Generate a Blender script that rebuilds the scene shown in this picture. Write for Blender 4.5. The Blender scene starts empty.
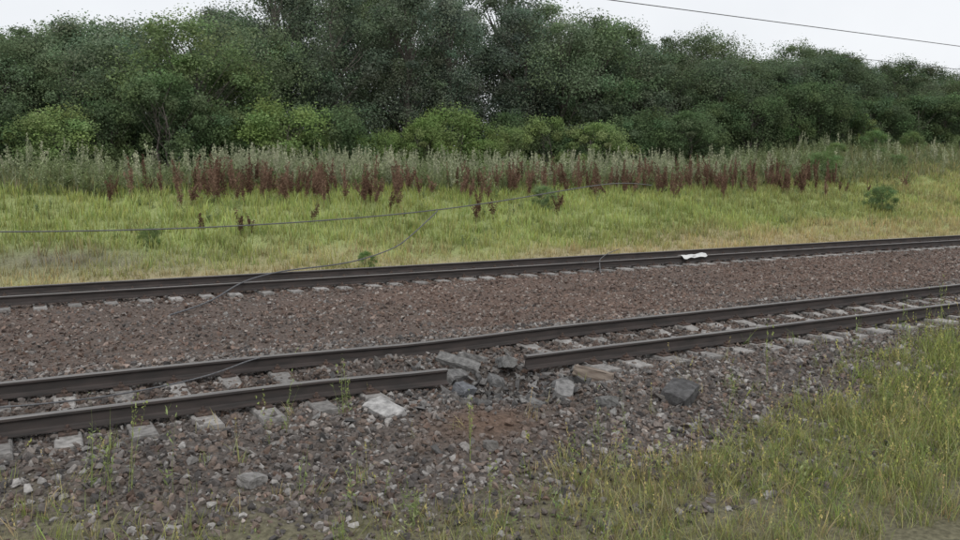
import bpy, math, numpy as np
from mathutils import Vector
rng = np.random.default_rng(7)
scene = bpy.context.scene
rad = math.radians

# ------------------------------------------------------------------ noise
def _hash(ix, iy, seed):
    n = (ix.astype(np.int64)*374761393 + iy.astype(np.int64)*668265263 + seed*1442695041) & 0x7fffffff
    n = ((n ^ (n >> 13))*1274126177) & 0x7fffffff
    return ((n ^ (n >> 16)) & 0xffff)/65535.0
def vn(x, y, s, seed=0):
    x = np.asarray(x, float)/s; y = np.asarray(y, float)/s
    ix = np.floor(x); iy = np.floor(y); fx = x-ix; fy = y-iy
    fx = fx*fx*(3-2*fx); fy = fy*fy*(3-2*fy)
    a=_hash(ix,iy,seed); b=_hash(ix+1,iy,seed); c=_hash(ix,iy+1,seed); d=_hash(ix+1,iy+1,seed)
    return (a*(1-fx)+b*fx)*(1-fy)+(c*(1-fx)+d*fx)*fy
def fbm(x, y, s, seed=0):
    return .5*vn(x,y,s,seed)+.3*vn(x,y,s*.47,seed+5)+.2*vn(x,y,s*.21,seed+9)
def ss(a, b, x):
    t = np.clip((np.asarray(x,float)-a)/(b-a), 0, 1); return t*t*(3-2*t)
def gauss(x, y, cx, cy, rx, ry):
    return np.exp(-(((x-cx)/rx)**2+((y-cy)/ry)**2))

# ------------------------------------------------------------------ terrain
R1, R2, R3, R4 = 8.81, 10.41, 18.25, 19.85     # rail positions across the line
YC1, YC2 = (R1+R2)/2, (R3+R4)/2
SX0, SP = -24.43, .62                           # sleeper grid
def height(x, y):
    x=np.asarray(x,float); y=np.asarray(y,float)
    z = -0.30*(1-ss(5.6, 8.1, y))
    z = z - 0.10*ss(11.6,12.6,y)*(1-ss(16.0,17.0,y))
    z = z - 0.16*ss(20.6,21.8,y)
    z = z + 2.45*ss(21.5,38,y)
    z = z + 2.6*ss(30,58,x)*ss(29,44,y)
    z = z + (fbm(x,y,5,3)-.5)*.5*ss(22,28,y)
    bed = np.maximum(ss(7.9,8.4,y)*(1-ss(11.0,11.4,y)), ss(17.3,17.8,y)*(1-ss(20.3,20.8,y)))
    z = z + (fbm(x,y,1.3,4)-.5)*(.10-.06*bed) - .02*bed
    z = z + (vn(x,y,.28,8)-.5)*(.035-.015*bed)
    z = z - .26*gauss(x,y,5.05,8.45,.62,.6)          # blast crater
    z = z + .15*gauss(x,y,4.2,9.85,.65,.38)          # thrown up ballast
    z = z + .07*gauss(x,y,4.1,7.3,.8,.45)
    z = z + .06*gauss(x,y,6.3,7.6,.9,.5)
    return z
def grass_edge(x):
    x=np.asarray(x,float)
    return np.where(x<3.5, 7.35-.34*x, 0)+np.where(x>=3.5, 6.16+(x-3.5)*.195, 0)
def near_grass(x,y):
    e = np.minimum(grass_edge(x), 8.2)
    n = fbm(x,y,1.1,21)
    return np.clip((e - y)/1.0 + (n-.5)*2.2 + .15, 0, 1)

def lerp(a,b,t): return a*(1-t[...,None])+b*t[...,None]
C = lambda r,g,b: np.array([r,g,b],float)
def redness(x,y,n):
    red = ss(11.3,12.6,y+(n-.5)*1.6)*(1-ss(20.6,21.4,y))
    return red*(.5+.5*ss(2,9,x+(n-.5)*5))*(.65+.35*ss(.35,.6,fbm(x,y,2.7,18)))
def zone_color(x,y):
    x=np.asarray(x,float); y=np.asarray(y,float)
    n = fbm(x,y,1.6,31)
    col = np.ones(x.shape+(3,))*C(.108,.093,.083)
    red = redness(x,y,n)
    col = lerp(col, np.ones_like(col)*C(.145,.104,.085), red)
    col = lerp(col, np.ones_like(col)*C(.13,.09,.068), np.clip(1.3*gauss(x,y,4.15,7.25,.62,.42)*(.6+.8*n),0,1))
    col = lerp(col, col*C(.6,.58,.56), np.clip(1.2*gauss(x,y,5.05,8.4,.75,.6),0,1))
    g = near_grass(x,y)
    col = lerp(col, np.ones_like(col)*C(.16,.15,.09), g*.75)
    far = ss(20.7,21.6,y+(n-.5)*1.2)
    f = fbm(x,y,6,41)
    fc = lerp(np.ones_like(col)*C(.35,.30,.18), np.ones_like(col)*C(.28,.32,.13), ss(22.5,28,y+(f-.5)*9))
    fc = lerp(fc, np.ones_like(col)*C(.14,.16,.09), ss(33,38,y))
    fc = lerp(fc, np.ones_like(col)*C(.16,.145,.12), np.clip(gauss(x,y,1.2,25.2,3.6,1.5)*(.3+n),0,1))
    return lerp(col, fc, far)

# ------------------------------------------------------------------ mesh helper
def make_mesh(name, V, F, col=None, mat_idx=None, mats=(), smooth=False):
    me = bpy.data.meshes.new(name)
    V=np.asarray(V,np.float32); F=np.asarray(F,np.int32)
    m,k = F.shape
    me.vertices.add(len(V)); me.vertices.foreach_set("co", V.ravel())
    me.loops.add(m*k); me.loops.foreach_set("vertex_index", F.ravel())
    me.polygons.add(m)
    me.polygons.foreach_set("loop_start", np.arange(0,m*k,k,dtype=np.int32))
    me.polygons.foreach_set("use_smooth", np.full(m, smooth, dtype=bool))
    for mt in mats: me.materials.append(mt)
    if mat_idx is not None: me.polygons.foreach_set("material_index", np.asarray(mat_idx,np.int32))
    me.update(calc_edges=True)
    if col is not None:
        a = me.color_attributes.new("Col",'FLOAT_COLOR','POINT')
        c4 = np.ones((len(V),4),np.float32); c4[:,:3]=col
        a.data.foreach_set("color", c4.ravel())
    me.validate()
    return me
def add_obj(name, me, parent=None):
    o = bpy.data.objects.new(name, me); scene.collection.objects.link(o)
    if parent: o.parent = parent
    return o
def empty(name):
    e = bpy.data.objects.new(name,None); scene.collection.objects.link(e); return e
def rotmats(rx,ry,rz):
    cx,sx,cy,sy,cz,sz = np.cos(rx),np.sin(rx),np.cos(ry),np.sin(ry),np.cos(rz),np.sin(rz)
    R = np.empty((len(rx),3,3))
    R[:,0,0]=cz*cy; R[:,0,1]=cz*sy*sx-sz*cx; R[:,0,2]=cz*sy*cx+sz*sx
    R[:,1,0]=sz*cy; R[:,1,1]=sz*sy*sx+cz*cx; R[:,1,2]=sz*sy*cx-cz*sx
    R[:,2,0]=-sy;   R[:,2,1]=cy*sx;          R[:,2,2]=cy*cx
    return R
def scatter(name, protos, P, R, S, colors, mat):
    N=len(P); which = rng.integers(0,len(protos),N)
    VV,FF,CC=[],[],[]; off=0
    for i,(V,F,T) in enumerate(protos):
        idx=np.nonzero(which==i)[0]
        if len(idx)==0: continue
        L = V[None]*S[idx][:,None,:]
        W = np.einsum('nij,nvj->nvi',R[idx],L)+P[idx][:,None,:]
        n=len(V)
        f = F[None]+ (np.arange(len(idx))*n)[:,None,None]+off
        VV.append(W.reshape(-1,3)); FF.append(f.reshape(-1,3))
        CC.append((colors[idx][:,None,:]*T[None]).reshape(-1,3)); off+=n*len(idx)
    me=make_mesh(name,np.concatenate(VV),np.concatenate(FF),np.clip(np.concatenate(CC),0,1),mats=(mat,))
    return add_obj(name,me)

# ------------------------------------------------------------------ materials
def new_mat(name):
    m=bpy.data.materials.new(name); m.use_nodes=True
    nt=m.node_tree; b=nt.nodes["Principled BSDF"]; return m,nt,b
def mat_attr(name, rough=.9, nscale=60, namt=.35, bump=.0, bscale=40, spec=.3):
    m,nt,b=new_mat(name); N=nt.nodes; L=nt.links
    at=N.new("ShaderNodeAttribute"); at.attribute_name="Col"
    tc=N.new("ShaderNodeTexCoord")
    no=N.new("ShaderNodeTexNoise"); no.inputs["Scale"].default_value=nscale; no.inputs["Detail"].default_value=6
    L.new(tc.outputs["Object"],no.inputs["Vector"])
    mr=N.new("ShaderNodeMapRange"); mr.inputs["From Min"].default_value=.3; mr.inputs["From Max"].default_value=.7
    mr.inputs["To Min"].default_value=1-namt; mr.inputs["To Max"].default_value=1+namt
    L.new(no.outputs["Fac"],mr.inputs["Value"])
    vm=N.new("ShaderNodeVectorMath"); vm.operation='SCALE'
    L.new(at.outputs["Color"],vm.inputs[0]); L.new(mr.outputs["Result"],vm.inputs["Scale"])
    L.new(vm.outputs[0],b.inputs["Base Color"])
    b.inputs["Roughness"].default_value=rough
    b.inputs["Specular IOR Level"].default_value=spec
    if bump>0:
        n2=N.new("ShaderNodeTexNoise"); n2.inputs["Scale"].default_value=bscale; n2.inputs["Detail"].default_value=8
        L.new(tc.outputs["Object"],n2.inputs["Vector"])
        bp=N.new("ShaderNodeBump"); bp.inputs["Strength"].default_value=bump; bp.inputs["Distance"].default_value=.03
        L.new(n2.outputs["Fac"],bp.inputs["Height"]); L.new(bp.outputs[0],b.inputs["Normal"])
    return m
def mat_leaf(name, trans=.3, rnd=.25):
    m=bpy.data.materials.new(name); m.use_nodes=True; nt=m.node_tree; N=nt.nodes; L=nt.links
    N.remove(N["Principled BSDF"]); out=N["Material Output"]
    at=N.new("ShaderNodeAttribute"); at.attribute_name="Col"
    oi=N.new("ShaderNodeObjectInfo")
    mr=N.new("ShaderNodeMapRange"); mr.inputs["To Min"].default_value=1-rnd; mr.inputs["To Max"].default_value=1+rnd
    L.new(oi.outputs["Random"],mr.inputs["Value"])
    vm=N.new("ShaderNodeVectorMath"); vm.operation='SCALE'
    L.new(at.outputs["Color"],vm.inputs[0]); L.new(mr.outputs["Result"],vm.inputs["Scale"])
    vt=N.new("ShaderNodeVectorMath"); vt.operation='MULTIPLY'
    L.new(vm.outputs[0],vt.inputs[0]); L.new(oi.outputs["Color"],vt.inputs[1])
    d=N.new("ShaderNodeBsdfDiffuse"); t=N.new("ShaderNodeBsdfTranslucent"); mx=N.new("ShaderNodeMixShader")
    mx.inputs[0].default_value=trans
    L.new(vt.outputs[0],d.inputs[0]); L.new(vt.outputs[0],t.inputs[0])
    L.new(d.outputs[0],mx.inputs[1]); L.new(t.outputs[0],mx.inputs[2]); L.new(mx.outputs[0],out.inputs[0])
    return m
def mat_two(name, c1, c2, scale, rough, metal=0, bump=.3, stretch=None):
    m,nt,b=new_mat(name); N=nt.nodes; L=nt.links
    tc=N.new("ShaderNodeTexCoord"); mp=N.new("ShaderNodeMapping")
    if stretch: mp.inputs["Scale"].default_value=stretch
    L.new(tc.outputs["Object"],mp.inputs[0])
    no=N.new("ShaderNodeTexNoise"); no.inputs["Scale"].default_value=scale; no.inputs["Detail"].default_value=8
    L.new(mp.outputs[0],no.inputs["Vector"])
    cr=N.new("ShaderNodeValToRGB"); cr.color_ramp.elements[0].position=.35; cr.color_ramp.elements[1].position=.65
    cr.color_ramp.elements[0].color=(*c1,1); cr.color_ramp.elements[1].color=(*c2,1)
    L.new(no.outputs["Fac"],cr.inputs[0]); L.new(cr.outputs[0],b.inputs["Base Color"])
    b.inputs["Roughness"].default_value=rough; b.inputs["Metallic"].default_value=metal
    bp=N.new("ShaderNodeBump"); bp.inputs["Strength"].default_value=bump; bp.inputs["Distance"].default_value=.01
    L.new(no.outputs["Fac"],bp.inputs["Height"]); L.new(bp.outputs[0],b.inputs["Normal"])
    return m
M_ground = mat_attr("ground_mat", nscale=22, namt=.4, bump=.8, bscale=30, spec=.1)
M_stone = mat_attr("ballast_stone_mat", rough=.85, nscale=35, namt=.3, bump=.3, bscale=60)
M_conc = mat_attr("concrete_mat", rough=.9, nscale=14, namt=.42, bump=.4, bscale=50, spec=.2)
M_grass = mat_leaf("grass_mat", .35, 0)
M_tree = mat_leaf("leaf_mat", .36, .12)
M_bark = mat_two("bark_mat",(.08,.07,.06),(.17,.15,.13),9,.95)
M_rail = mat_two("rail_rust_mat",(.030,.026,.024),(.056,.044,.040),7,.8,stretch=(.4,2,2))
M_head = mat_two("rail_head_mat",(.14,.13,.127),(.23,.22,.21),5,.45,metal=.35,bump=.05,stretch=(.2,4,1))
M_fast = mat_two("fastener_rust_mat",(.04,.03,.026),(.10,.065,.05),20,.8)
M_wire = mat_two("wire_mat",(.07,.07,.075),(.13,.13,.135),30,.6)
M_white = mat_two("white_plastic_mat",(.55,.55,.54),(.68,.68,.66),6,.5)
M_wood = mat_two("old_wood_mat",(.13,.10,.08),(.26,.215,.175),12,.9,stretch=(.4,3,3))

# ------------------------------------------------------------------ ground sheet
xs=np.unique(np.concatenate([np.linspace(-900,-40,20),np.linspace(-40,-5,36),np.arange(-5,22,.11),np.arange(22,130,.8),np.linspace(130,1000,24)]))
ys=np.unique(np.concatenate([np.linspace(-300,0,16),np.linspace(0,4.5,10),np.arange(4.5,22,.11),np.arange(22,62,.5),np.linspace(62,1000,26)]))
X,Y=np.meshgrid(xs,ys,indexing='ij'); Z=height(X,Y)
nx,ny=len(xs),len(ys)
V=np.stack([X,Y,Z],-1).reshape(-1,3)
I=(np.arange(nx-1)[:,None]*ny+np.arange(ny-1)[None]).ravel()
F=np.stack([I,I+ny,I+ny+1,I+1],-1)
add_obj("ground",make_mesh("ground",V,F,zone_color(X,Y).reshape(-1,3),mats=(M_ground,),smooth=True))

# ------------------------------------------------------------------ stones
import bmesh
def rock_proto(n=10, seed=0, flat=.75):
    r=np.random.default_rng(seed)
    p=r.normal(size=(n,3)); p/=np.linalg.norm(p,axis=1)[:,None]; p*=r.uniform(.8,1.1,(n,1)); p[:,2]*=flat; p[:,1]*=r.uniform(.65,1)
    bm=bmesh.new(); vs=[bm.verts.new(q) for q in p]
    bmesh.ops.convex_hull(bm,input=vs)
    for v in [v for v in bm.verts if not v.link_faces]: bm.verts.remove(v)
    bmesh.ops.triangulate(bm,faces=bm.faces[:]); bm.verts.index_update()
    V=np.array([v.co[:] for v in bm.verts]); F=np.array([[v.index for v in f.verts] for f in bm.faces]); bm.free()
    return V,F,np.ones((len(V),3))
rocks=[rock_proto(12,s) for s in range(10)]
rocks_lo=[rock_proto(8,s+50) for s in range(8)]
rocks_sharp=[rock_proto(7,s+90,.55) for s in range(8)]
pal=np.array([[.17,.153,.142],[.105,.094,.088],[.235,.215,.20],[.15,.124,.108],[.175,.138,.116],[.075,.069,.066],[.29,.275,.26],[.14,.118,.105],[.155,.118,.096]])
palr=np.array([[.19,.135,.108],[.145,.104,.087],[.24,.186,.158],[.135,.112,.098],[.10,.074,.063],[.27,.235,.21],[.165,.114,.091]])
def sleeper_clear(x,y):
    out=np.zeros(len(x))
    for yc,trk in ((YC1,0),(YC2,1)):
        k=np.round((x-SX0)/SP); dx=np.abs(x-(SX0+k*SP)); dy=y-yc
        inside=(dx<.15)&(np.abs(dy)<1.42)
        rnd=_hash(k,np.full(len(k),3+trk),5)
        if trk==0:
            p_end=.62+.12*ss(5.5,8,x); p_in=.05+.55*ss(5.5,9,x); p_far=.08+.35*ss(5,8,x)
        else:
            p_end=.85+0*x; p_in=.40+0*x; p_far=.2+0*x
        e=np.where(dy<-.85,p_end,np.where(dy>.85,p_far,p_in))
        e=e*(1.55-1.1*rnd)
        cut=fbm(x,y,.38,60+trk)
        bare=inside&(cut<.14+.50*e)
        if trk==0: bare&=~((x>4.05)&(x<6.15))
        out=np.where(bare,1,out)
    return out
def stones(name, x0,x1,y0,y1,dens,smin,smax,pr,keep):
    n=int((x1-x0)*(y1-y0)*dens)
    x=rng.uniform(x0,x1,n); y=rng.uniform(y0,y1,n)
    k=(x<1.74*y+4.5)&(x>-2.5-.03*y)&(rng.random(n)<keep(x,y))&((sleeper_clear(x,y)<.5)|(rng.random(n)<.05)); x=x[k]; y=y[k]; n=len(x)
    s=smin+(smax-smin)*rng.random(n)**2.4
    z=height(x,y)+s*rng.uniform(-.15,.45,n)
    z=np.where(sleeper_clear(x,y)>.5,.03+s*.3,z)
    nn=fbm(x,y,1.6,31)
    isr=rng.random(n)<redness(x,y,nn)*1.1+.12
    c=np.where(isr[:,None],palr[rng.integers(0,len(palr),n)],pal[rng.integers(0,len(pal),n)])*rng.uniform(.7,1.2,(n,1))
    d=np.clip(1.2*gauss(x,y,4.15,7.25,.6,.4),0,1)
    c=lerp(c,np.ones_like(c)*C(.14,.095,.072),d*.75)
    d=np.clip(1.1*gauss(x,y,5.05,8.4,.8,.65),0,1)
    c=lerp(c,c*C(.62,.6,.6),d)
    c=lerp(c,c*C(.72,.68,.65),ss(17.2,17.8,y)*(1-ss(20.4,20.9,y))*.8)
    c=lerp(c,c*C(.78,.73,.70),ss(8.9,9.1,y)*(1-ss(10.2,10.4,y))*.8)
    c*= (.68+.6*fbm(x,y,.9,77))[:,None]
    R=rotmats(*(rng.uniform(-.9,.9,n),rng.uniform(-.9,.9,n),rng.uniform(0,6.28,n)))
    S=s[:,None]*rng.uniform(.75,1.25,(n,3))
    return scatter(name,pr,np.stack([x,y,z],-1),R,S,c,M_stone)
def keepA(x,y):
    k=1-.70*ss(.35,.95,near_grass(x,y))
    k=k*(1-.85*np.clip(1.3*gauss(x,y,4.15,7.25,.55,.35),0,1))
    return k
def keepB(x,y): return (1-ss(20.5,21.6,y+(fbm(x,y,1.5,3)-.5)*1.4))*(.55+.45*fbm(x,y,2,6))
stones("ballast_gravel",-3,25,4.8,12.2,600,.014,.060,rocks,keepA)
stones("red_ballast_gravel",-3.5,41,12.2,21.6,230,.02,.06,rocks_lo,keepB)

# ------------------------------------------------------------------ tracks
def rail_profile():
    half=[(.075,0),(.075,.012),(.02,.03),(.009,.045),(.009,.125),(.020,.140),(.037,.148),(.037,.172),(.030,.18)]
    return np.array(half+[(-a,b) for a,b in reversed(half)])
def rail_mesh(name, path):
    pr=rail_profile(); m=len(pr); path=np.asarray(path,float); n=len(path)
    V=np.zeros((n,m,3))
    for i in range(n):
        t=path[min(i+1,n-1)]-path[max(i-1,0)]; t/=np.linalg.norm(t)
        side=np.array([-t[1],t[0],0]); side/=np.linalg.norm(side); up=np.cross(t,side)
        V[i]=path[i]+pr[:,0:1]*side+pr[:,1:2]*up
    bm=bmesh.new(); vs=[[bm.verts.new(V[i,j]) for j in range(m)] for i in range(n)]
    for i in range(n-1):
        for j in range(m):
            k=(j+1)%m
            f=bm.faces.new((vs[i][j],vs[i+1][j],vs[i+1][k],vs[i][k]))
            if j in (7,8,9): f.material_index=1
    bm.faces.new(vs[0]); bm.faces.new(list(reversed(vs[-1])))
    bmesh.ops.recalc_face_normals(bm,faces=bm.faces[:])
    me=bpy.data.meshes.new(name); bm.to_mesh(me); bm.free()
    me.materials.append(M_rail); me.materials.append(M_head); return me
RZ=.05
def rail_path(x0,x1,y,z=RZ,step=1.5):
    n=max(2,int((x1-x0)/step)); x=np.linspace(x0,x1,n)
    return np.stack([x,y+.012*(vn(x,x*0,9,3)-.5),z+.012*(vn(x,x*0,9,9)-.5)],-1)

def sleeper_proto():
    st=[(-1.35,.0,.115,.14),(-1.33,.0,.12,.145),(-.62,.0,.12,.145),(-.35,-.03,.10,.12),(.35,-.03,.10,.12),(.62,.0,.12,.145),(1.33,.0,.12,.145),(1.35,.0,.115,.14)]
    V=[];F=[]
    for (y,zt,wt,wb) in st:
        V+=[(-wb,y,-.2),(-wt,y,zt-.015),(-wt+.015,y,zt),(wt-.015,y,zt),(wt,y,zt-.015),(wb,y,-.2)]
    for i in range(len(st)-1):
        for j in range(6):
            a=i*6+j; b=i*6+(j+1)%6; F+=[(a,b,b+6),(a,b+6,a+6)]
    for j in range(1,5): F+=[(0,j+1,j)]; o=(len(st)-1)*6; F+=[(o,o+j,o+j+1)]
    V=np.array(V,float); return V,np.array(F),np.ones((len(V),3))
def box_tris(cx,cy,cz,sx,sy,sz,ch=.25):
    V=[];
    for z,k in ((-1,1),(.5,1),(1,1-ch)):
        for a,b in ((-1,-1),(1,-1),(1,1),(-1,1)): V.append((cx+a*sx*k,cy+b*sy*k,cz+z*sz))
    F=[]
    for l in range(2):
        for j in range(4):
            a=l*4+j; b=l*4+(j+1)%4; F+=[(a,b,b+4),(a,b+4,a+4)]
    F+=[(8,9,10),(8,10,11),(0,2,1),(0,3,2)]
    return np.array(V,float),np.array(F)
def cyl_tris(cx,cy,cz,r,h,n=6):
    V=[];F=[]
    for z in (0,h):
        for i in range(n): V.append((cx+r*math.cos(i*6.283/n),cy+r*math.sin(i*6.283/n),cz+z))
    for i in range(n):
        k=(i+1)%n; F+=[(i,k,k+n),(i,k+n,i+n)]
    for i in range(1,n-1): F.append((n,n+i,n+i+1))
    return np.array(V,float),np.array(F)
def merge(parts):
    V=[];F=[];o=0
    for v,f in parts: V.append(v);F.append(f+o);o+=len(v)
    return np.concatenate(V),np.concatenate(F)
def fastener_proto():
    parts=[]
    for s in (-1,1):
        yy=s*.8
        parts.append(box_tris(0,yy,.008,.085,.19,.012,.05))
        for q in (-1,1):
            parts.append(box_tris(0,yy+q*.105,.035,.035,.028,.018))
            parts.append(cyl_tris(0,yy+q*.112,.05,.018,.035))
            parts.append(cyl_tris(0,yy+q*.155,.02,.016,.03))
    V,F=merge(parts); return V,F,np.ones((len(V),3))
SL=sleeper_proto(); FA=fastener_proto()
def track(yc, broken):
    par=empty("railway_track")
    x=SX0+SP*np.arange(265)
    if broken: x=x[(x<4.05)|(x>6.15)]
    n=len(x); x=x+rng.uniform(-.02,.02,n)
    P=np.stack([x,np.full(n,yc)+rng.uniform(-.03,.03,n),rng.uniform(-.008,.008,n)+.03],-1)
    R=rotmats(rng.normal(0,.006,n),rng.normal(0,.012,n),rng.normal(0,.018,n))
    c=np.ones((n,3))*C(.30,.285,.27)*rng.uniform(.62,1.15,(n,1))
    o=scatter("sleepers",[SL],P,R,np.ones((n,3)),c,M_conc); o.parent=par
    o=scatter("rail_fasteners",[FA],P+np.array([0,0,.004]),R,np.ones((n,3)),np.ones((n,3)),M_fast); o.parent=par
    return par
T1=track(YC1,True); T2=track(YC2,False)
add_obj("rail_1",rail_mesh("rail_1",rail_path(-25,170,R3)),T2)
add_obj("rail_2",rail_mesh("rail_2",rail_path(-25,170,R4)),T2)
p=rail_path(-25,170,R2,RZ,.5); b=np.exp(-((p[:,0]-4.9)/1.6)**2); p[:,2]-=.045*b; p[:,1]+=.03*b
add_obj("rail_2",rail_mesh("rail_2",p),T1)
p=rail_path(-25,4.46,R1,RZ,.5); k=ss(2.6,4.46,p[:,0]); p[:,2]-=.04*k; p[:,1]-=.03*k
add_obj("rail_1",rail_mesh("rail_1",p),T1)
p=rail_path(5.62,170,R1,RZ,.5); k=1-ss(5.62,7.6,p[:,0]); p[:,2]-=.01*k; p[:,1]+=.03*k
add_obj("rail_1",rail_mesh("rail_1",p),T1)

# ------------------------------------------------------------------ blast debris
def chunk(name, loc, size, rot, col, seed, mat=None):
    r=np.random.default_rng(seed)
    pts=[]
    for a in (-1,1):
        for b_ in (-1,1):
            for c_ in (-1,1):
                q=np.array([a,b_,c_],float)
                for ax in range(3):
                    w=q.copy(); w[ax]*=r.uniform(.3,.95); pts.append(w*r.uniform(.84,1.03,3))
    pts=np.array(pts)*np.array(size)/2
    bm=bmesh.new(); vs=[bm.verts.new(q) for q in pts]
    bmesh.ops.convex_hull(bm,input=vs)
    for v in [v for v in bm.verts if not v.link_faces]: bm.verts.remove(v)
    bmesh.ops.triangulate(bm,faces=bm.faces[:])
    bmesh.ops.subdivide_edges(bm,edges=bm.edges[:],cuts=2,use_grid_fill=True)
    for v in bm.verts: v.co+=Vector(r.normal(0,.035*min(size)*.9,3))
    bmesh.ops.triangulate(bm,faces=bm.faces[:]); bm.verts.index_update()
    V=np.array([v.co[:] for v in bm.verts]); F=np.array([[v.index for v in f.verts] for f in bm.faces]); bm.free()
    me=make_mesh(name,V,F,np.ones((len(V),3))*np.array(col),mats=(mat or M_conc,))
    o=add_obj(name,me)
    z=float(height(np.array([loc[0]]),np.array([loc[1]]))[0])+loc[2]
    o.location=(loc[0],loc[1],z); o.rotation_euler=[rad(a) for a in rot]
    return o
chunk("broken_rock",(6.66,7.12,.06),(.46,.32,.24),(14,-12,24),(.09,.088,.088),1)
chunk("broken_wooden_sleeper",(6.15,8.08,.08),(.50,.24,.16),(-12,8,-52),(.2,.16,.12),2,M_wood)
chunk("broken_concrete_block",(4.66,8.70,.08),(.26,.2,.15),(20,10,30),(.15,.155,.165),3)
chunk("broken_concrete_block",(5.42,7.70,.05),(.34,.22,.14),(14,-18,50),(.20,.195,.19),4)
chunk("broken_concrete_block",(5.7,7.25,.03),(.24,.18,.13),(-10,8,10),(.15,.147,.142),5)
chunk("broken_concrete_block",(4.45,7.85,.02),(.2,.16,.12),(12,18,70),(.14,.137,.132),6)
chunk("broken_concrete_sleeper",(3.33,8.02,.025),(.28,.46,.12),(8,-10,14),(.34,.33,.32),7)
chunk("broken_concrete_sleeper",(5.6,9.3,.06),(.20,.85,.15),(-16,8,-24),(.19,.187,.18),8)
chunk("broken_concrete_sleeper",(5.0,9.5,.06),(.18,.62,.14),(12,-20,35),(.16,.156,.15),9)
chunk("broken_concrete_sleeper",(4.75,9.1,.07),(.17,.48,.13),(-8,24,-60),(.14,.136,.132),29)
chunk("broken_concrete_sleeper",(5.35,9.75,.06),(.18,.42,.12),(16,10,80),(.18,.175,.168),30)
chunk("broken_concrete_block",(5.25,8.95,.05),(.24,.18,.13),(18,-6,75),(.16,.158,.155),19)
chunk("broken_concrete_block",(5.75,8.2,.03),(.24,.16,.12),(18,-6,15),(.14,.138,.135),20)
chunk("broken_rock",(1.65,6.9,.03),(.22,.16,.10),(5,9,30),(.22,.21,.20),10)
chunk("broken_rock",(3.9,6.75,.02),(.16,.12,.1),(5,9,80),(.16,.15,.14),11)
chunk("broken_concrete_block",(4.95,7.55,.02),(.18,.13,.09),(10,-14,120),(.17,.167,.162),12)
n=1100
a=rng.uniform(0,6.28,n); rr=np.abs(rng.normal(0,1.0,n)); x=5.1+rr*np.cos(a)*1.3; y=8.65+rr*np.sin(a)*.9
s=.016+.085*rng.random(n)**3
c=np.array([[.16,.153,.148],[.13,.12,.11],[.21,.203,.195],[.085,.082,.08]])[rng.integers(0,4,n)]
k=y>6; x,y,s,c=x[k],y[k],s[k],c[k]; n=len(x)
scatter("blast_rubble",rocks_sharp,np.stack([x,y,height(x,y)+s*.4],-1),rotmats(rng.uniform(-1,1,n),rng.uniform(-1,1,n),rng.uniform(0,6,n)),s[:,None]*rng.uniform(.5,1.5,(n,3)),c,M_stone)

gx,gy=np.meshgrid(np.linspace(-.5,.5,26),np.linspace(-.2,.2,12),indexing='ij')
gz=.195+.03*(fbm(gx+5,gy,.25,3)-.5)*2-.09*ss(.08,.2,-gy)*(.3+.7*vn(gx,gy,.2,8))+.04*ss(.2,.5,gx)
V=np.stack([gx,gy*(.7+.5*(vn(gx,gy*0,.3,2)-.5)),gz],-1).reshape(-1,3)
I=(np.arange(25)[:,None]*12+np.arange(11)[None]).ravel(); F=np.stack([I,I+12,I+13,I+1],-1)
o=add_obj("white_plastic_sheet",make_mesh("white_plastic_sheet",V,F,mats=(M_white,),smooth=True)); o.location=(17.45,R3+.02,.05); o.rotation_euler=(0,0,.05)

# ------------------------------------------------------------------ wires
def wire(name, pts, r, smooth=True):
    cu=bpy.data.curves.new(name,'CURVE'); cu.dimensions='3D'; cu.bevel_depth=r; cu.bevel_resolution=2
    sp=cu.splines.new('NURBS' if smooth else 'POLY'); sp.points.add(len(pts)-1)
    for i,p in enumerate(pts): sp.points[i].co=(*p,1)
    if smooth: sp.order_u=4; sp.use_endpoint_u=True; sp.resolution_u=8
    cu.materials.append(M_wire); o=bpy.data.objects.new(name,cu); scene.collection.objects.link(o); return o
wire("overhead_wire",[(-60,19.05,7.45),(300,19.05,7.45)],.013,False)
wire("overhead_wire",[(24.8,19.05,6.6),(60,19.05,6.6),(300,19.05,6.6)],.009,False)
wire("overhead_wire",[(-60,9.6,6.95),(300,9.6,6.95)],.004,False)
wire("fallen_wire",[(-14,24,1.9),(-6,24,1.35),(-.3,24,1.13),(4,24,1.10),(8,24,1.22),(11.8,24,1.46),(15,24.3,1.8),(18.4,25,2.2),(22,27,2.4),(26,30,2.2)],.018)
wire("fallen_wire",[(11.9,24,1.46),(11.2,23.5,1.1),(10.3,23.0,.6),(9.8,22.7,.42),(8,21.3,.2),(6.2,20.1,.26),(5.5,19.5,.29),(4.3,18.3,.27),(3.6,17.2,.1),(3.1,16.6,.02),(2.4,16.0,-.03)],.018)
wire("fallen_wire",[(16.5,20.5,.3),(15.5,19.85,.26),(14.6,19.0,.18),(14.0,18.25,.26),(13.4,17.4,.02)],.012)
wire("fallen_wire",[(-.8,9.9,.12),(.2,9.6,.1),(1.4,9.75,.12),(2.2,10.1,.16),(2.7,10.41,.27),(3.3,10.9,.05)],.010)

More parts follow.
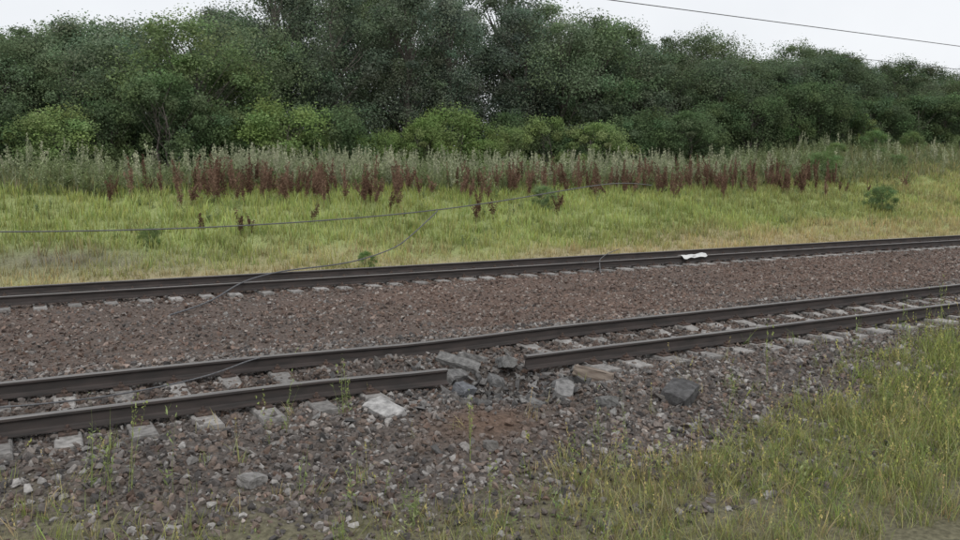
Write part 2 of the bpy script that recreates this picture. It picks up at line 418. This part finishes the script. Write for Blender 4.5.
# ------------------------------------------------------------------ plants
def blade(h,w,lean,ang,base=(0,0),seg=3):
    V=[];F=[]
    dx,dy=math.cos(ang),math.sin(ang); px,py=-dy,dx
    for i in range(seg):
        t=i/seg; o=lean*t*t; ww=w*(1-.6*t)
        for s in (-1,1): V.append((base[0]+dx*o+px*ww*s/2,base[1]+dy*o+py*ww*s/2,h*t*(1-.15*t*abs(lean)/max(h,.01))))
    V.append((base[0]+dx*lean,base[1]+dy*lean,h*(1-.15*abs(lean)/h)))
    for i in range(seg-1): a=2*i; F+=[(a,a+1,a+3),(a,a+3,a+2)]
    a=2*(seg-1); F.append((a,a+1,a+2)); return np.array(V),np.array(F)
def tuft(n,hmin,hmax,w,spread,seed,leanf=.5,seed_heads=0):
    r=np.random.default_rng(seed); parts=[];tint=[]
    for i in range(n):
        h=r.uniform(hmin,hmax); v,f=blade(h,w*r.uniform(.7,1.3),h*r.uniform(.05,leanf),r.uniform(0,6.28),(r.normal(0,spread),r.normal(0,spread)))
        parts.append((v,f)); t=r.uniform(.7,1.3)
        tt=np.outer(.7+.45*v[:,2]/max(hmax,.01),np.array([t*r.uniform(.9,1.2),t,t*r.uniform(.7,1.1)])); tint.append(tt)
    for i in range(seed_heads):
        h=hmax*r.uniform(1.1,1.6); a=r.uniform(0,6.28); b0=(r.normal(0,spread),r.normal(0,spread)); ln=h*r.uniform(.05,.25)
        v,f=blade(h,w*.45,ln,a,b0); parts.append((v,f)); tint.append(np.ones((len(v),3))*np.array([1.25,1.1,.9]))
        for j in range(7):
            t=.78+.22*j/7; p=np.array([b0[0]+math.cos(a)*ln*t*t,b0[1]+math.sin(a)*ln*t*t,h*t*.97])
            q=r.normal(0,w*1.1,(3,3)); parts.append((p+q*np.array([1,1,1.8]),np.array([[0,1,2]]))); tint.append(np.ones((3,3))*np.array([1.4,1.2,1.0]))
    V,F=merge(parts); return V,F,np.concatenate(tint)
def leafy_stem(h,nleaf,lsize,spread,seed,branches=3,top=None,topfrac=.4,topdens=40,topw=.03,chip=.022,sw=.012):
    r=np.random.default_rng(seed); parts=[];tint=[]
    stems=[(h,h*r.uniform(.03,.15),r.uniform(0,6.28),(0,0),0)]
    for b in range(branches): stems.append((h*r.uniform(.6,.92),h*r.uniform(.12,.28),r.uniform(0,6.28),(r.normal(0,.03),r.normal(0,.03)),0))
    for (hh,ln,a,b0,_) in stems:
        v,f=blade(hh,sw,ln,a,b0); parts.append((v,f)); tint.append(np.ones((len(v),3))*(np.array(top)*.8 if top is not None else np.array([.9,.9,.8])))
        for j in range(nleaf//len(stems)):
            t=r.uniform(.05,1); p=np.array([b0[0]+math.cos(a)*ln*t*t,b0[1]+math.sin(a)*ln*t*t,hh*t])
            aa=r.uniform(0,6.28); L=lsize*(1.2-.7*t)*r.uniform(.6,1.3)*spread
            d=np.array([math.cos(aa),math.sin(aa),r.uniform(-.1,.9)])*L; s=np.array([-math.sin(aa),math.cos(aa),0])*L*.2
            parts.append((np.array([p,p+d*.5+s,p+d,p+d*.5-s]),np.array([[0,1,2],[0,2,3]]))); tint.append(np.ones((4,3))*r.uniform(.65,1.3)*(.75+.4*t))
        if top is not None:
            for j in range(topdens):
                t=1-topfrac*r.random(); p=np.array([b0[0]+math.cos(a)*ln*t*t,b0[1]+math.sin(a)*ln*t*t,hh*t])
                p=p+r.normal(0,1,3)*np.array([topw,topw,.02])*(1.5-t); q=r.normal(0,chip,(3,3))
                parts.append((p+q,np.array([[0,1,2]]))); tint.append(np.ones((3,3))*np.array(top)*r.uniform(.6,1.35))
    V,F=merge(parts); return V,F,np.concatenate(tint)
def plant_scatter(name,protos,x,y,s,c,tilt=.12,mat=None,zs=None):
    n=len(x); R=rotmats(rng.normal(0,tilt,n),rng.normal(0,tilt,n),rng.uniform(0,6.28,n))
    S=np.stack([s,s,s if zs is None else zs],-1)
    return scatter(name,protos,np.stack([x,y,height(x,y)-.01],-1),R,S,c,mat or M_grass)
def region(x0,x1,y0,y1,dens,prob):
    n=int((x1-x0)*(y1-y0)*dens); x=rng.uniform(x0,x1,n); y=rng.uniform(y0,y1,n)
    k=(x<1.78*y+6)&(x>-4-.06*y)&(rng.random(n)<prob(x,y)); return x[k],y[k]
def mixc(c1,c2,t): return c1[None]*(1-t[:,None])+c2[None]*t[:,None]

# far field grass
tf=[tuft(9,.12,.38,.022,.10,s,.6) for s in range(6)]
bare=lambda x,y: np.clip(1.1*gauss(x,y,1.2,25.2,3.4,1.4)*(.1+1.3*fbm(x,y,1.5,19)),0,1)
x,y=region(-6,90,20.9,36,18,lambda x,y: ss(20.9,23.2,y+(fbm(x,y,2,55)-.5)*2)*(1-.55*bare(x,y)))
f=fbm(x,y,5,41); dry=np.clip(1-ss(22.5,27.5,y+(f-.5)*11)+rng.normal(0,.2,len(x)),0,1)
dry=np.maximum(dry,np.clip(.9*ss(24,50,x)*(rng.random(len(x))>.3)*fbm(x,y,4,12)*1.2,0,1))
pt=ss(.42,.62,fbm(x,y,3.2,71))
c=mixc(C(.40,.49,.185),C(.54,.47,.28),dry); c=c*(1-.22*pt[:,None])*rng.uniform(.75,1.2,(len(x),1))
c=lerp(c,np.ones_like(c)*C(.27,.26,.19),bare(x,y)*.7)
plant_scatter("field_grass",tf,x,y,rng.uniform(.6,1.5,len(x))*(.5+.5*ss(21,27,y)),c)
x,y=region(-8,120,34,46,6,lambda x,y: np.ones_like(x))
plant_scatter("field_grass",tf,x,y,rng.uniform(1.3,2.4,len(x)),mixc(C(.22,.27,.14),C(.32,.32,.2),rng.random(len(x))))

# tall weeds
wp=[leafy_stem(1.0,46,.16,1,s,4) for s in range(6)]
wpale=[leafy_stem(1.0,30,.12,1,s+20,3,(1.2,1.18,1.12),.4,40,.03,.024) for s in range(5)]
x,y=region(-8,100,32.0,43,4.6,lambda x,y: ss(32,36,y+(fbm(x,y,4,66)-.5)*6)*(1-.6*ss(44,58,x)))
plant_scatter("tall_weeds",wp,x,y,rng.uniform(.8,1.25,len(x)),mixc(C(.21,.27,.12),C(.33,.37,.22),rng.random(len(x)))*rng.uniform(.8,1.15,(len(x),1)),zs=rng.uniform(.7,1.6,len(x)))
x,y=region(-6,60,34.0,42,3.8,lambda x,y: (.3+.7*ss(.42,.6,fbm(x,y,4.5,67)))*(1-.9*ss(36,46,x))*(.3+.7*ss(3,10,x)))
plant_scatter("pale_plume_weeds",wpale,x,y,rng.uniform(.8,1.3,len(x)),mixc(C(.31,.35,.23),C(.43,.44,.33),rng.random(len(x)))*rng.uniform(.8,1.1,(len(x),1)),zs=rng.uniform(1.0,2.0,len(x)))
x,y=region(-6,80,25,32,.9,lambda x,y: .2+.8*ss(.45,.65,fbm(x,y,3,91)))
plant_scatter("tall_weeds",wp,x,y,rng.uniform(.5,.9,len(x)),mixc(C(.23,.29,.14),C(.35,.39,.22),rng.random(len(x))),zs=rng.uniform(.4,.8,len(x)))
# brown dock seed spikes
dp=[leafy_stem(1.0,6,.14,1,s+40,3,(1,1,1),.62,80,.040,.026) for s in range(5)]
def dockp(x,y):
    e=32.6+(fbm(x,x*0,6,5)-.5)*3
    band=ss(e-2.2,e-.4,y)*(1-ss(e+1.4,e+3.2,y))
    return band*(.22+.78*ss(.34,.50,fbm(x,y*.4,2.4,103)))*ss(2,6,x)*(1-.97*ss(40,45,x))
x,y=region(-2,50,29.5,38,3.4,dockp)
plant_scatter("dock_plants",dp,x,y,rng.uniform(.65,1.05,len(x)),mixc(C(.16,.098,.07),C(.29,.19,.14),rng.random(len(x))),tilt=.10,zs=rng.uniform(.7,1.7,len(x)))
xy=np.array([(6.5,27.5),(6.9,27.8),(9.2,28.5),(15.5,28),(15.9,28.3),(16.4,28.2),(20,29),(20.4,29.4),(12.8,30),(5.4,28)])
plant_scatter("dock_plants",dp,xy[:,0],xy[:,1],np.full(10,.9),np.ones((10,3))*C(.16,.10,.07),zs=np.array([1.0,.7,.8,1.2,1.3,.9,.9,1.1,1.0,.8]))

# foreground grass
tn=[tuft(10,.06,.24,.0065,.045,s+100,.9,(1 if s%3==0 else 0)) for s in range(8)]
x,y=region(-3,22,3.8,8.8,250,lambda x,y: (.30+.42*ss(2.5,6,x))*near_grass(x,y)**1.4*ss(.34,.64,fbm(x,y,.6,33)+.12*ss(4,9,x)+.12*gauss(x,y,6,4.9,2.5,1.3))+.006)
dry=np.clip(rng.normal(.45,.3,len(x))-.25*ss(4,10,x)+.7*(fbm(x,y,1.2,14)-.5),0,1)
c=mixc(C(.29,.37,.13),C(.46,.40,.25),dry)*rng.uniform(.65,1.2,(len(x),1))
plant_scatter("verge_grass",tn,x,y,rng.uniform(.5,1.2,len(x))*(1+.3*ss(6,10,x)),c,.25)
wn=[leafy_stem(.5,30,.055,1,s+200,3,sw=.006) for s in range(4)]+[leafy_stem(.5,16,.04,1,s+220,2,(1.3,1.25,1.0),.4,20,.012,.007,.006) for s in range(3)]
x,y=region(-2,20,4.2,8.4,9,lambda x,y: near_grass(x,y)*(.35+.65*ss(4,10,x)))
plant_scatter("verge_weeds",wn,x,y,rng.uniform(.4,1.1,len(x)),mixc(C(.21,.28,.11),C(.33,.37,.18),rng.random(len(x))),.2)
xy=np.array([(2.9,8.1),(2.95,8.15),(3.0,8.2),(2.2,7.9),(.55,7.2),(.7,7.1),(.62,7.15),(.45,7.35),(1.0,7.0),(2.0,6.6),(2.0,7.6),(5.0,6.5),(5.2,6.3),(5.1,5.6),(4.6,5.7),(8.2,7.2),(12,7.9),(12.8,8.0),(10.4,7.6),(13.6,8.3),(3.6,6.6)])
plant_scatter("verge_weeds",wn,xy[:,0],xy[:,1],np.full(len(xy),.9),np.ones((len(xy),3))*C(.27,.33,.14),.08,zs=rng.uniform(1.0,1.9,len(xy)))

# ------------------------------------------------------------------ trees
def tube(path, radii, n=6):
    V=[];F=[]
    for i,(p,r) in enumerate(zip(path,radii)):
        for j in range(n):
            a=j*6.283/n; V.append((p[0]+r*math.cos(a),p[1]+r*math.sin(a),p[2]))
    for i in range(len(path)-1):
        for j in range(n):
            a=i*n+j;b=i*n+(j+1)%n; F+=[(a,b,b+n),(a,b+n,a+n)]
    return np.array(V),np.array(F)
def tree_mesh(name,H,rad_c,base,nclump,nleaf,lsize,seed,shape='round',col=(.075,.105,.045),stems=1):
    r=np.random.default_rng(seed); parts=[]; limbs=[]
    for s in range(stems):
        ox,oy=(0,0) if stems==1 else r.normal(0,.4,2)
        hh=H*.86*r.uniform(.85,1); k=6; P=[];Rr=[]
        lx,ly=r.normal(0,.05*H/3,2)
        for i in range(k+1):
            t=i/k; P.append((ox+lx*t+r.normal(0,.06),oy+ly*t+r.normal(0,.06),-.3+hh*t)); Rr.append((.018*H if stems==1 else .010*H)*(1-.85*t)+.015)
        parts.append(tube(P,Rr,7)); limbs.append(P)
    cl=[]
    for i in range(nclump):
        t=r.random()**.9; z=base+(H-base)*t
        if shape=='round': prof=math.sqrt(max(.03,1-((t-.40)/.63)**2))
        elif shape=='tall': prof=math.sqrt(max(.03,1-((t-.4)/.62)**2))*(.8+.2*math.sin(t*11+seed))
        else: prof=max(.15,1-t**1.8)
        a=r.uniform(0,6.28); rr=rad_c*prof*math.sqrt(r.uniform(.1,1.1))
        cl.append((rr*math.cos(a),rr*math.sin(a),z,r.uniform(.10,.27)*rad_c*1.1))
    for (x,y,z,cr) in cl[:int(nclump*.5)]:
        P0=limbs[r.integers(0,len(limbs))]; hz=max(.2,(z-.45*math.hypot(x,y)-.3))
        i=min(len(P0)-1,int(hz/(H*.86)*6)); p0=np.array(P0[i]); p1=np.array([x,y,z]); m=(p0+p1)/2+np.array([0,0,-.1])+r.normal(0,.1,3)
        w=.005*H; parts.append(tube([p0,m,p1],[w,w*.6,.012],4))
    VB,FB=merge(parts); nb=len(FB)
    cl=np.array(cl); per=nleaf//nclump; N=per*nclump
    d=r.normal(size=(N,3)); d/=np.linalg.norm(d,axis=1)[:,None]
    ci=np.repeat(np.arange(nclump),per)
    rr=r.random(N)**.5*(1+np.abs(r.normal(0,.24,N)))
    sq=r.uniform(.8,1.5,(nclump,3))*np.array([1,1,.8])
    P=cl[ci,:3]+d*(cl[ci,3]*rr)[:,None]*sq[ci]
    nrm=d*.5+np.array([0,0,.6])+r.normal(0,.6,(N,3)); nrm/=np.linalg.norm(nrm,axis=1)[:,None]
    u=np.cross(nrm,r.normal(size=(N,3))); u/=np.linalg.norm(u,axis=1)[:,None]; v=np.cross(nrm,u)
    L=(lsize*r.uniform(.6,1.35,N))[:,None]
    Q=np.stack([P-u*L*.5,P+v*L*.32,P+u*L*.5,P-v*L*.32],1).reshape(-1,3)
    b=np.arange(N)*4; FL=np.concatenate([np.stack([b,b+1,b+2],-1),np.stack([b,b+2,b+3],-1)])
    cc=np.array(col)*r.uniform(.8,1.22,(nclump,1))
    cc=cc*(1+r.normal(0,.05,(nclump,3)))
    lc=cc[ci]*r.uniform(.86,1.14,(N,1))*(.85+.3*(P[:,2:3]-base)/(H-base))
    Cc=np.concatenate([np.ones((len(VB),3))*.1,np.repeat(lc,4,axis=0)])
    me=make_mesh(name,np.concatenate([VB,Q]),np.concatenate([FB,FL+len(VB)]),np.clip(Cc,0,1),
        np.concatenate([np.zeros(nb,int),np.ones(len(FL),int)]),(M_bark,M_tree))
    return me
protoR=[tree_mesh("broadleaf_tree",10,3.6,.5,115,31000,.155,s,'round',(.16,.21,.12)) for s in (1,2,3,4)]  # aerial haze put into the leaf colour: both tree kinds paler and greyer
protoT=[tree_mesh("tall_poplar_tree",15,3.7,1.0,140,36000,.16,s,'tall',(.15,.19,.13)) for s in (11,12,13)]
protoB=[tree_mesh("green_bush",4,2.3,.1,60,15000,.12,s,'round',(.18,.245,.11),4) for s in (21,22,23)]
def put(nm,me,x,y,s,sz,tint,sink=.2):
    o=add_obj(nm,me); z=float(height(np.array([x]),np.array([y]))[0]); o.location=(x,y,z-sink)
    o.scale=(s,s,sz); o.rotation_euler=(0,0,rng.uniform(0,6.28)); o.color=(*tint,1)
def top_at(x):
    return np.interp(x,[-40,0,6,9,12.5,15,20,28,34,37,43,55,67,84,100,140],[10.9,11.1,11.6,12.2,13.0,16.8,17.8,17.8,16.8,16.0,14.4,13.8,14.4,13.1,12.7,12.5])
for row,(yy,sp) in enumerate(((49,3.6),(54,3.9),(60,4.8))):
    x=-32+row*1.7
    while x<125:
        xx=x+rng.uniform(-.8,.8); y=yy+rng.uniform(-1.3,1.3)
        g=float(height(np.array([xx]),np.array([y]))[0])
        Ht=(top_at(xx)+(0 if row==0 else .5 if row==1 else .4))-g; Ht*=rng.uniform(.84,1.03)
        if row==0: Ht*=.88
        tint=np.array([1,1,1])*rng.uniform(.87,1.13); w=rng.random()
        if w<.28: tint=tint*C(1.10,1.10,1.2)
        elif w<.42: tint=tint*C(1.08,1.10,.9)
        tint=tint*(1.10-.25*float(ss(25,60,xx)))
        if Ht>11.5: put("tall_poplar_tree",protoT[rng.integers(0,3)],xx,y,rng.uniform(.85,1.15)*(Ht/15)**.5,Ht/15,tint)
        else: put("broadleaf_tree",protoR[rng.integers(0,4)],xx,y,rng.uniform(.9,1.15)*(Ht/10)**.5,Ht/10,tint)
        x+=sp*rng.uniform(.8,1.2)
x=-30
while x<110:
    y=44.5+rng.uniform(-1.2,1.8); h=rng.uniform(2.6,5.2)
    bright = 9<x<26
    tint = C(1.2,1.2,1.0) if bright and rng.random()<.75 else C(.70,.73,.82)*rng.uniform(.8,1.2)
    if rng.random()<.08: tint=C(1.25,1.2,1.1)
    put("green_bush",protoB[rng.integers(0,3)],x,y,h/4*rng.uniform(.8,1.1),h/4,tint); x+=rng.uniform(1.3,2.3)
for (bx,by,bh,t) in ((40,28,1.4,C(.95,1.0,1.0)),(44,35,1.8,C(.95,1,.95)),(49,38,1.4,C(1,1,.9)),(56,40,1.8,C(.9,1,.9)),(3.6,27,.6,C(1.1,1.1,1)),(9.0,22.9,.5,C(1.0,1.1,.9)),(62,41,1.6,C(1,1,.9)),(20,30,1.0,C(1.2,1.2,1.3)),(70,42,1.5,C(.9,.9,.9)),(53,36,1.0,C(1,1,1))):
    put("green_bush",protoB[rng.integers(0,3)],bx,by,bh/4,bh/4,t,.05)

# ------------------------------------------------------------------ world, sun, camera
w=bpy.data.worlds.new("World"); scene.world=w; w.use_nodes=True
N=w.node_tree.nodes; L=w.node_tree.links; bg=N["Background"]
sky=N.new("ShaderNodeTexSky"); sky.sky_type='NISHITA'; sky.sun_disc=False
SE,SA=50,200
sky.sun_elevation=rad(SE); sky.sun_rotation=rad(SA); sky.dust_density=4; sky.air_density=1.0; sky.ozone_density=1
hs=N.new("ShaderNodeHueSaturation"); hs.inputs["Saturation"].default_value=.15
L.new(sky.outputs[0],hs.inputs["Color"])
tc=N.new("ShaderNodeTexCoord"); cn=N.new("ShaderNodeTexNoise"); cn.inputs["Scale"].default_value=2.5; cn.inputs["Detail"].default_value=5
L.new(tc.outputs["Generated"],cn.inputs["Vector"])
cr=N.new("ShaderNodeValToRGB"); cr.color_ramp.elements[0].color=(7.3,7.6,8.0,1); cr.color_ramp.elements[1].color=(9.1,9.3,9.6,1)
cr.color_ramp.elements[0].position=.3; cr.color_ramp.elements[1].position=.7
L.new(cn.outputs["Fac"],cr.inputs[0])
mx=N.new("ShaderNodeMixRGB"); mx.inputs[0].default_value=.75
L.new(hs.outputs[0],mx.inputs[1]); L.new(cr.outputs[0],mx.inputs[2])
L.new(mx.outputs[0],bg.inputs["Color"]); bg.inputs["Strength"].default_value=.125
sun=bpy.data.lights.new("sun",'SUN'); sun.energy=.8; sun.angle=rad(16); sun.color=(1,.97,.93)
so=bpy.data.objects.new("sun",sun); scene.collection.objects.link(so)
dv=Vector((math.sin(rad(SA))*math.cos(rad(SE)),math.cos(rad(SA))*math.cos(rad(SE)),math.sin(rad(SE))))
so.rotation_euler=dv.to_track_quat('Z','Y').to_euler()
cam=bpy.data.cameras.new("camera"); co=bpy.data.objects.new("camera",cam); scene.collection.objects.link(co)
co.location=(0,0,2.45); co.rotation_euler=(rad(90-6.18),0,rad(-29.3))
cam.lens=831/960*36; cam.sensor_width=36; cam.clip_end=3000; cam.clip_start=.05
scene.camera=co
scene.view_settings.view_transform='Standard'; scene.view_settings.look='None'; scene.view_settings.exposure=0
